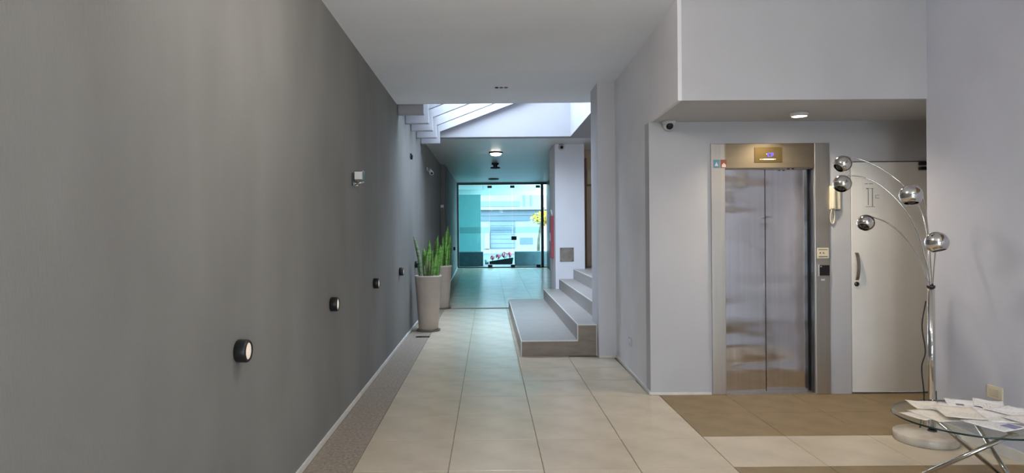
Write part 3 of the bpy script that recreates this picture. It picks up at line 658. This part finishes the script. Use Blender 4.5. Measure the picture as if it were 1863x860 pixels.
# ================================================================== LEFT WALL FITTINGS
pos = [(3.02, .943), (4.81, .960), (6.60, .972), (8.50, .975), (10.3, .975), (17.6, .98), (19.6, .98)]
nm = ['nearest the camera, largest', 'second from the camera', 'third from the camera', 'fourth from the camera, last before the pots', 'partly behind the nearer potted plant', 'small one beyond the pots', 'tiny one beside the glass front']
for (y, z), s_ in zip(pos, nm):
    xw = XL if y < 16 else -1.08
    t = thing('round_wall_light', (xw, y, z), 'black round wall light with frosted face, ' + s_, 'wall light', 'round wall lights')
    MB().lathe([(0, .001), (.05, .001), (.054, .006), (.054, .048), (.050, .056), (.043, .058), (.041, .052), (.039, .0525)], (xw, y, z), (1, 0, 0), 32).build('housing', M_BLACK, t)
    MB().lathe([(.0405, .0515), (.03, .055), (0, .056)], (xw, y, z), (1, 0, 0), 32).build('lens', M_LENS, t)

def sconce(y, z, x0, label):
    t = thing('square_sconce', (x0, y, z), label, 'wall light', 'chrome square sconces')
    MB().box(x0 + .001, x0 + .014, y - .04, y + .04, z - .06, z + .055).build('back_plate', M_DKSTEEL, t, bevel=.003)
    hb = MB().box(x0 + .02, x0 + .10, y - .045, y + .045, z - .015, z + .072).build('lamp_head', M_CHROME, t, bevel=.006)
    MB().box(x0 + .027, x0 + .093, y - .049, y - .0455, z - .005, z + .062).build('glass_face', M_CAMW, hb)
    MB().box(x0 + .014, x0 + .06, y - .012, y + .012, z - .05, z - .03).build('arm', M_CHROME, t)
    MB().tube([(x0 + .03, y - .03, z - .055), (x0 + .055, y - .04, z - .04), (x0 + .09, y - .035, z - .03), (x0 + .098, y, z - .025)], .008, 8).build('yoke', M_CHROME, t)
    MB().box(x0 + .025, x0 + .05, y - .035, y - .012, z - .062, z - .038).build('knuckle', M_CAMW, t, bevel=.003)
sconce(5.62, 1.965, XL, 'chrome square wall sconce on the near part of the dark wall')
sconce(15.6, 2.09, XL, 'small white-lit wall sconce far down the dark wall above the plants')
t = thing('cable_stub', (XL, 9.75, 2.65), 'small black cable end poking from the dark wall near the skylight', 'cable')
MB().lathe([(0, .001), (.035, .001), (.03, .012), (0, .014)], (XL, 9.75, 2.65), (1, 0, 0), 16).build('cover', M_WALL_DARK, t)
MB().tube([(XL + .01, 9.75, 2.69), (XL + .03, 9.74, 2.66), (XL + .025, 9.74, 2.60)], [.012, .02, .016]).build('plug', M_BLACK, t)
t = thing('bullet_camera', (XL, 12.4, 2.66), 'white bullet camera on an arm high on the dark wall', 'camera')
MB().box(XL + .001, XL + .02, 12.36, 12.44, 2.68, 2.75).build('mount', M_CAMW, t, bevel=.004)
MB().tube([(XL + .015, 12.4, 2.72), (XL + .07, 12.37, 2.69)], .012, 8).build('arm', M_CAMW, t)
MB().tube([(XL + .05, 12.42, 2.70), (XL + .11, 12.25, 2.62)], .038, 16).build('barrel', M_CAMW, t)
MB().tube([(XL + .11, 12.25, 2.62), (XL + .112, 12.245, 2.618)], .026, 16).build('lens', M_BLACK, t)

# floor grate near the pot
t = thing('floor_grate', (-.95, 9.13, 0), 'small dark slotted floor drain in the stone border before the pots', 'drain')
MB().box(-1.05, -.85, 9.09, 9.20, .0005, .004).build('plate', M_DKSTEEL, t)
for k in range(6): MB().box(-1.035 + .031 * k, -1.02 + .031 * k, 9.10, 9.19, .004, .006).build('slat', M_BLACK, t)

# ================================================================== POTTED PLANTS
def leaf_mesh(base, h, wd, lean, ang, curl):
    m = MB(); n_ = 9; v = []; f = []
    dx, dy = math.cos(ang), math.sin(ang); fa = 60 * curl; sx, sy = math.cos(fa), math.sin(fa)
    for i in range(n_ + 1):
        t = i / n_; z = h * t
        off = lean * h * t ** 1.6 + curl * math.sin(3.0 * t)
        wv = wd * (.55 + .9 * t - .45 * t * t) * (1 - t ** 5) ** .8 if t < 1 else .0005
        cx_, cy_ = base[0] + dx * off, base[1] + dy * off; tw = .5 * t * curl * 20
        ux, uy = sx * math.cos(tw) - sy * math.sin(tw), sx * math.sin(tw) + sy * math.cos(tw)
        th = .004
        v += [(cx_ - ux * wv / 2, cy_ - uy * wv / 2, base[2] + z), (cx_ - uy * th + dx * .006, cy_ + ux * th + dy * .006, base[2] + z),
              (cx_ + ux * wv / 2, cy_ + uy * wv / 2, base[2] + z), (cx_ + uy * th + dx * .002, cy_ - ux * th + dy * .002, base[2] + z)]
    for i in range(n_):
        for k in range(4): f.append((i * 4 + k, i * 4 + (k + 1) % 4, i * 4 + 4 + (k + 1) % 4, i * 4 + 4 + k))
    m.add(v, f, True); return m
def plant(x, y, seed, label_pot, label_plant, leaves, R=.205, H=.84):
    rnd = random.Random(seed)
    t = thing('planter_pot', (x, y, 0), label_pot, 'pot', 'tall tapered planters')
    MB().lathe([(0, .022), (.142, .022), (.148, .03), (R - .006, H - .03), (R, H - .025), (R, H), (R - .018, H), (R - .02, H - .06), (0, H - .06)], (x, y, 0), (0, 0, 1), 40).build('pot_body', M_POT, t)
    MB().lathe([(0, .0), (.175, .0), (.185, .02), (.18, .024), (.17, .012), (0, .012)], (x, y, 0), (0, 0, 1), 36).build('saucer', mat('saucer', srgb(120, 108, 92), .5), t)
    MB().lathe([(R - .022, H - .055), (R * .5, H - .04), (0, H - .035)], (x, y, 0), (0, 0, 1), 24).build('soil', M_SOIL, t)
    p = thing('snake_plant', (x, y, H - .05), label_plant, 'plant', 'snake plants in the tall pots')
    for (ox, oy, h, wd, lean, ang, pale) in leaves:
        leaf_mesh((x + ox, y + oy, H - .06), h, wd * 1.5, lean, ang, rnd.uniform(-.012, .012)).build('leaf', M_LEAF2 if pale else M_LEAF, p)
    return p
L1 = [(-.10, -.05, .66, .05, .17, math.pi, True), (-.12, .03, .30, .055, .06, 3.3, True), (-.05, -.06, .52, .05, -.16, math.pi, False), (-.03, .05, .44, .05, .05, 2.6, False),
      (.02, -.05, .60, .05, .02, 1.2, False), (.05, .0, .44, .055, .05, .4, False), (.02, .08, .56, .05, .05, 1.4, False), (.09, -.05, .40, .05, .10, -.3, False),
      (.12, .0, .62, .055, .05, .0, False), (.10, .07, .66, .05, .07, .2, False), (.06, -.09, .30, .05, .12, -1.0, False), (-.06, .09, .48, .05, .08, 2.0, False), (.14, .04, .52, .05, .09, .3, False)]
L2 = [(.02, -.06, .64, .05, .03, 0, False), (.08, 0, .78, .055, .04, 0, False), (.12, -.04, .58, .05, .08, -.2, False), (.05, .07, .70, .05, .05, 1.0, False), (-.05, 0, .50, .05, .05, 2.5, False),
      (.14, .02, .66, .05, .06, .2, False), (-.10, .04, .55, .05, .06, 3, False), (.0, -.1, .44, .05, .06, -1.3, False), (.10, -.09, .46, .05, .1, -.7, False), (.11, .09, .84, .05, .02, .6, False)]
plant(-.925, 9.74, 3, 'sand coloured tall tapered pot standing nearer the camera on the stone border', 'upright snake plant growing in the nearer tall pot', L1)
plant(-.93, 12.55, 5, 'sand coloured tall tapered pot farther away, half hidden by the nearer pot', 'taller snake plant growing in the farther pot', L2)
for k, (ox, oy, h) in enumerate(((-.01, -.1, .26), (.03, -.12, .22), (.07, -.1, .2), (-.05, -.11, .15))):
    tag(MB().tube([(-.925 + ox, 9.74 + oy, .79), (-.92 + ox, 9.74 + oy, .84 + h)], .009, 6).build('dry_stem', M_STAKE), ['tallest dry stem in the middle of the nearer pot', 'dry brown stem just right of the tallest in the nearer pot', 'rightmost dry brown stem in the nearer pot', 'shortest leftmost dry brown stem in the nearer pot'][k], 'stem', 'dry stems in the nearer pot')

# ================================================================== BLOCK FITTINGS
t = thing('access_panel', (1.5, 12.4, .9), 'square metal access plate on the grey block above the steps', 'panel')
MB().box(1.375, 1.645, 12.390, 12.399, .905, 1.175).build('plate', M_PLATE, t, bevel=.004)
for a in (1.395, 1.625):
    for z in (.925, 1.155): MB().lathe([(0, .004), (.008, .003), (.008, 0)], (a, 12.39, z), (0, -1, 0), 8).build('screw', M_DKSTEEL, t)
t = thing('fire_equipment_cabinet', (1.29, 12.85, .96), 'tall narrow red fire cabinet on the side of the grey block', 'fire cabinet')
MB().box(1.235, 1.292, 12.68, 13.05, .96, 1.80).build('cabinet', M_RED, t, bevel=.01)
MB().box(1.231, 1.2345, 12.76, 12.97, 1.30, 1.46).build('emblem', M_CAMW, t)
MB().tube([(1.26, 12.74, 1.80), (1.255, 12.72, 1.87), (1.25, 12.80, 1.91)], .022, 8).build('bell', M_CAMW, t)

# wall sockets
def socket(name, verts_fn, label):
    pass
y_, z_ = 4.263, .40
t = thing('wall_socket', (xr(y_), y_, z_), 'cream wall socket on the right wall above the glass table', 'socket')
def rbox(y0, y1, z0, z1, d0, d1): return MB().hexa([(xr(y0) - d1, y0, z0), (xr(y0) - d0, y0, z0), (xr(y1) - d0, y1, z0), (xr(y1) - d1, y1, z0)], [(xr(y0) - d1, y0, z1), (xr(y0) - d0, y0, z1), (xr(y1) - d0, y1, z1), (xr(y1) - d1, y1, z1)])
rbox(y_ - .062, y_ + .062, z_ - .043, z_ + .043, .0005, .012).build('plate', M_CREAM, t, bevel=.004)
rbox(y_ - .038, y_ + .038, z_ - .024, z_ + .024, .012, .017).build('insert', mat('socket_insert', srgb(206, 196, 170), .45), t, bevel=.002)
y_, z_ = 6.73, .336
t = thing('wall_socket', (xg(y_), y_, z_), 'small grey socket low on the grey side wall', 'socket')
MB().box(xg(y_) - .012, xg(y_) - .002, y_ - .06, y_ + .06, z_ - .04, z_ + .045).build('plate', M_PILLAR, t, bevel=.004)
MB().box(xg(y_) - .015, xg(y_) - .012, y_ - .03, y_ + .03, z_ - .022, z_ + .022).build('insert', M_WALL_MID, t)

# ================================================================== ARC LAMP
LB = (3.075, 4.52, 0)
al = thing('arc_floor_lamp', LB, 'chrome five-arm arc floor lamp on a round marble base', 'floor lamp')
MB().lathe([(0, 0), (.198, 0), (.202, .006), (.202, .052), (.196, .058), (0, .058)], LB, (0, 0, 1), 48).build('marble_base', M_MARBLE, al)
PX, PY = 3.14, 4.55
MB().lathe([(0, .058), (.03, .058), (.03, .066), (.024, .068)], (PX, PY, 0), (0, 0, 1), 20).build('collar', M_DKSTEEL, al)
MB().tube([(PX, PY, .06), (PX, PY, 1.085)], .0235, 20).build('pole', M_CHROME, al)
MB().lathe([(.024, 1.075), (.0265, 1.075), (.0265, 1.092), (0, 1.092)], (PX, PY, 0), (0, 0, 1), 20).build('pole_cap', M_DKSTEEL, al)
def pt(u, v, y):      # real position of a lamp point measured at distance y
    X = (u - CX) - ROLL * (v - CY); Y = (v - CY) + ROLL * (u - CX)
    return Vector((X * y / F, y, HC - Y * y / F))
arms = [
    ([(-.008, .004), (1689, 450, 4.60), (1681, 400, 4.66), (1667, 367, 4.71), (1640, 334, 4.78), (1602, 306, 4.84), (1566, 290, 4.88), (1541, 285, 4.90)], (1533, 298, 4.90), (-.75, -.15, -.65), 'topmost globe shade'),
    ([(-.006, -.006), (1686, 480, 4.57), (1668, 420, 4.61), (1640, 373, 4.66), (1603, 338, 4.70), (1572, 323, 4.73), (1546, 319, 4.75)], (1532, 334, 4.76), (-.45, -.35, -.82), 'globe shade just below the topmost'),
    ([(-.012, .0), (1684, 500, 4.60), (1668, 462, 4.70), (1641, 426, 4.82), (1612, 404, 4.92), (1588, 395, 5.0)], (1575, 405, 5.0), (-.6, -.45, -.7), 'lowest left globe shade'),
    ([(.002, -.01), (1691, 450, 4.42), (1685, 392, 4.25), (1676, 350, 4.06), (1667, 338, 3.95)], (1657, 355, 3.90), (-.1, -.25, -1), 'middle globe shade facing the room'),
    ([(.01, -.004), (1700, 478, 4.46), (1704, 440, 4.30), (1707, 424, 4.12), (1706, 424, 3.95)], (1704, 441, 3.84), (.1, -.3, -1), 'lowest right globe shade near the wall')]
for path, gc, od, lab in arms:
    o0 = path[0]; P = [Vector((PX + o0[0], PY + o0[1], 1.085))] + [pt(*q) for q in path[1:]]
    arm = MB().tube(catmull(P, 8), .0046, 10).build('arm', M_CHROME, al)
    c = pt(*gc); r = .064; ax = Vector(od).normalized()
    sh = [(r * math.sin(math.pi * k / 24), -r * math.cos(math.pi * k / 24)) for k in range(0, 20)]
    inn = [((r - .003) * math.sin(math.pi * k / 24), -(r - .003) * math.cos(math.pi * k / 24)) for k in range(19, -1, -1)]
    g = MB().lathe(sh + inn, c, ax, 36).build('lamp_shade', M_CHROME, al); g['label'] = lab
    MB().lathe([(0, .052), (.018, .048), (.028, .03), (.026, .008), (.014, -.02), (0, -.03)], c, ax, 20).build('bulb', M_DARKIN, g)
    e0 = P[-1]; MB().tube([e0, c - (c - e0).normalized() * (r - .004)], .009, 10).build('swivel', M_CHROME, g)
MB().tube(catmull([(PX - .03, PY + .01, .98), (PX - .045, PY + .03, .8), (PX - .03, PY + .02, .62), (PX - .05, PY + .03, .5), (PX - .035, PY + .03, .3), (PX - .04, PY + .05, .15), (PX - .02, PY + .1, .01), (PX + .06, PY + .16, .01), (PX + .06, PY + .05, .2), (PX + .03, PY, .34)], 8), .0045, 8).build('power_cord', M_CORD, al)

# ================================================================== GLASS TABLE
TC = Vector((2.736, 3.647, 0)); TR, TZ = .387, .42
tb = thing('glass_coffee_table', tuple(TC), 'round glass coffee table on crossed chrome tube legs', 'table')
MB().lathe([(0, TZ - .010), (TR - .003, TZ - .010)], TC, (0, 0, 1), 72, smooth=False).add([], []).build('glass_underside', M_TABLEG, tb)
top = MB().lathe([(TR - .003, TZ), (0, TZ)], TC, (0, 0, 1), 72, smooth=False).build('glass_top', M_TABLEG, tb)
MB().lathe([(TR - .003, TZ - .010), (TR, TZ - .008), (TR, TZ - .002), (TR - .003, TZ)], TC, (0, 0, 1), 72).build('glass_rim', M_EDGE, tb)
legs = [((2.766, 3.40), (2.393, 3.729)), ((2.625, 3.792), (3.079, 3.858)), ((2.70, 3.84), (3.10, 3.80))]
legs = [((2.775, 3.40), (2.40, 3.73)), ((2.60, 3.80), (3.07, 3.85)), ((2.86, 3.83), (2.80, 3.30))]
for (ta, ba) in legs:
    a = Vector((ta[0], ta[1], TZ - .022)); b = Vector((ba[0], ba[1], .012))
    lg = MB().tube([a, b], .0125, 16).build('leg', M_CHROME, tb)
    MB().lathe([(0, 0), (.026, 0), (.026, .010), (0, .012)], (a.x, a.y, TZ - .0225), (0, 0, 1), 18).build('mounting_disc', M_CHROME, lg)
    MB().lathe([(0, 0), (.018, 0), (.016, .014), (0, .016)], (b.x, b.y, 0.0), (0, 0, 1), 14).build('foot', M_BLACK, lg)

# sheets of paper on the table
def sheet(cx_, cy_, w_, d_, ang, m, zl, label, wave=.004, prints=()):
    nx, ny = 8, 8; v = []; f = []; th = .0008
    ph = random.random() * 6
    def hgt(s_, t_): return wave * (1 + math.sin(2.2 * s_ * 3 + ph) * math.cos(1.7 * t_ * 3 + ph)) * .5 * (.4 + 1.2 * ((s_ - .5) ** 2 + (t_ - .5) ** 2))
    for lay in (0, 1):
        for j in range(ny + 1):
            for i in range(nx + 1):
                v.append(((i / nx - .5) * w_, (j / ny - .5) * d_, hgt(i / nx, j / ny) + th * lay))
    q = (nx + 1) * (ny + 1)
    for j in range(ny):
        for i in range(nx):
            a = j * (nx + 1) + i; f.append((a, a + nx + 1, a + nx + 2, a + 1)); f.append((q + a, q + a + 1, q + a + nx + 2, q + a + nx + 1))
    edge = [i for i in range(nx + 1)] + [(j + 1) * (nx + 1) - 1 for j in range(1, ny + 1)] + [ny * (nx + 1) + i for i in range(nx - 1, -1, -1)] + [j * (nx + 1) for j in range(ny - 1, 0, -1)]
    for k in range(len(edge)):
        a, b = edge[k], edge[(k + 1) % len(edge)]; f.append((a, b, q + b, q + a))
    mb = MB(); mb.add(v, f, True); o = mb.build('paper_sheet', m)
    o.location = (cx_, cy_, zl); o.rotation_euler = (0, 0, ang)
    tag(o, label, 'paper', 'loose papers on the glass table')
    for (px0, px1, py0, py1, pm, nm_) in prints:
        vv = []; ff = []
        for j in range(5):
            for i in range(5):
                s_ = (px0 + (px1 - px0) * i / 4) / w_ + .5; t_ = (py0 + (py1 - py0) * j / 4) / d_ + .5
                vv.append(((s_ - .5) * w_, (t_ - .5) * d_, hgt(s_, t_) + th + .0006))
        for j in range(4):
            for i in range(4): a = j * 5 + i; ff.append((a, a + 1, a + 6, a + 5))
        k = bpy.data.meshes.new(nm_); k.from_pydata(vv, [], ff); k.materials.append(pm); c = bpy.data.objects.new(nm_, k); COL.objects.link(c); c.parent = o
    return o
z0 = TZ + .0006
S = [
    (2.470, 3.68, .13, .16, .35, 1, 'small cream leaflet sticking out at the left edge of the glass table', ()),
    (2.575, 3.67, .21, .24, .12, 1, 'cream printed sheet on the left half of the table beside the lamp pole', ()),
    (2.64, 3.87, .17, .2, -.25, 1, 'cream sheet at the back left of the pile, nearest the lamp', ()),
    (2.73, 3.74, .21, .28, .55, 0, 'white printed sheet in the middle of the paper pile', ((-.05, .02, -.06, -.03, M_INK, 'printed_logo'),)),
    (2.86, 3.83, .21, .28, -.5, 2, 'white sheet at the back of the pile with a corner pointing right', ((-.06, -.02, -.02, .02, M_FACG, 'printed_picture'),)),
    (2.99, 3.84, .15, .21, -.62, 2, 'bluish white sheet at the back right, curled up toward the socket', ()),
    (2.99, 3.69, .21, .24, .95, 2, 'white sheet pointing to the right edge of the table', ()),
    (2.70, 3.43, .21, .22, .38, 0, 'white flyer at the front of the table with a blue picture', ((-.01, .07, -.10, -.03, M_BLUEPRINT, 'printed_picture'),)),
    (2.82, 3.56, .2, .26, -.2, 0, 'white printed sheet on top of the pile in the middle front', ()),
    (2.66, 3.63, .2, .26, -.35, 1, 'cream printed sheet lying over the centre left of the pile', ()),
    (2.97, 3.60, .2, .24, .3, 2, 'white sheet on the right of the pile under the pink one', ()),
    (2.92, 3.44, .20, .20, .15, 0, 'white sheet at the right front with a pink picture', ((.0, .09, -.08, .0, M_PINKPRINT, 'printed_picture'),)),
]
for k, (x, y, w_, d_, a_, mi, lab, pr) in enumerate(S):
    sheet(x, y, w_, d_, a_, M_PAPER[mi], z0 + .0035 * k, lab, .004 if k not in (5, 6) else .009, pr)
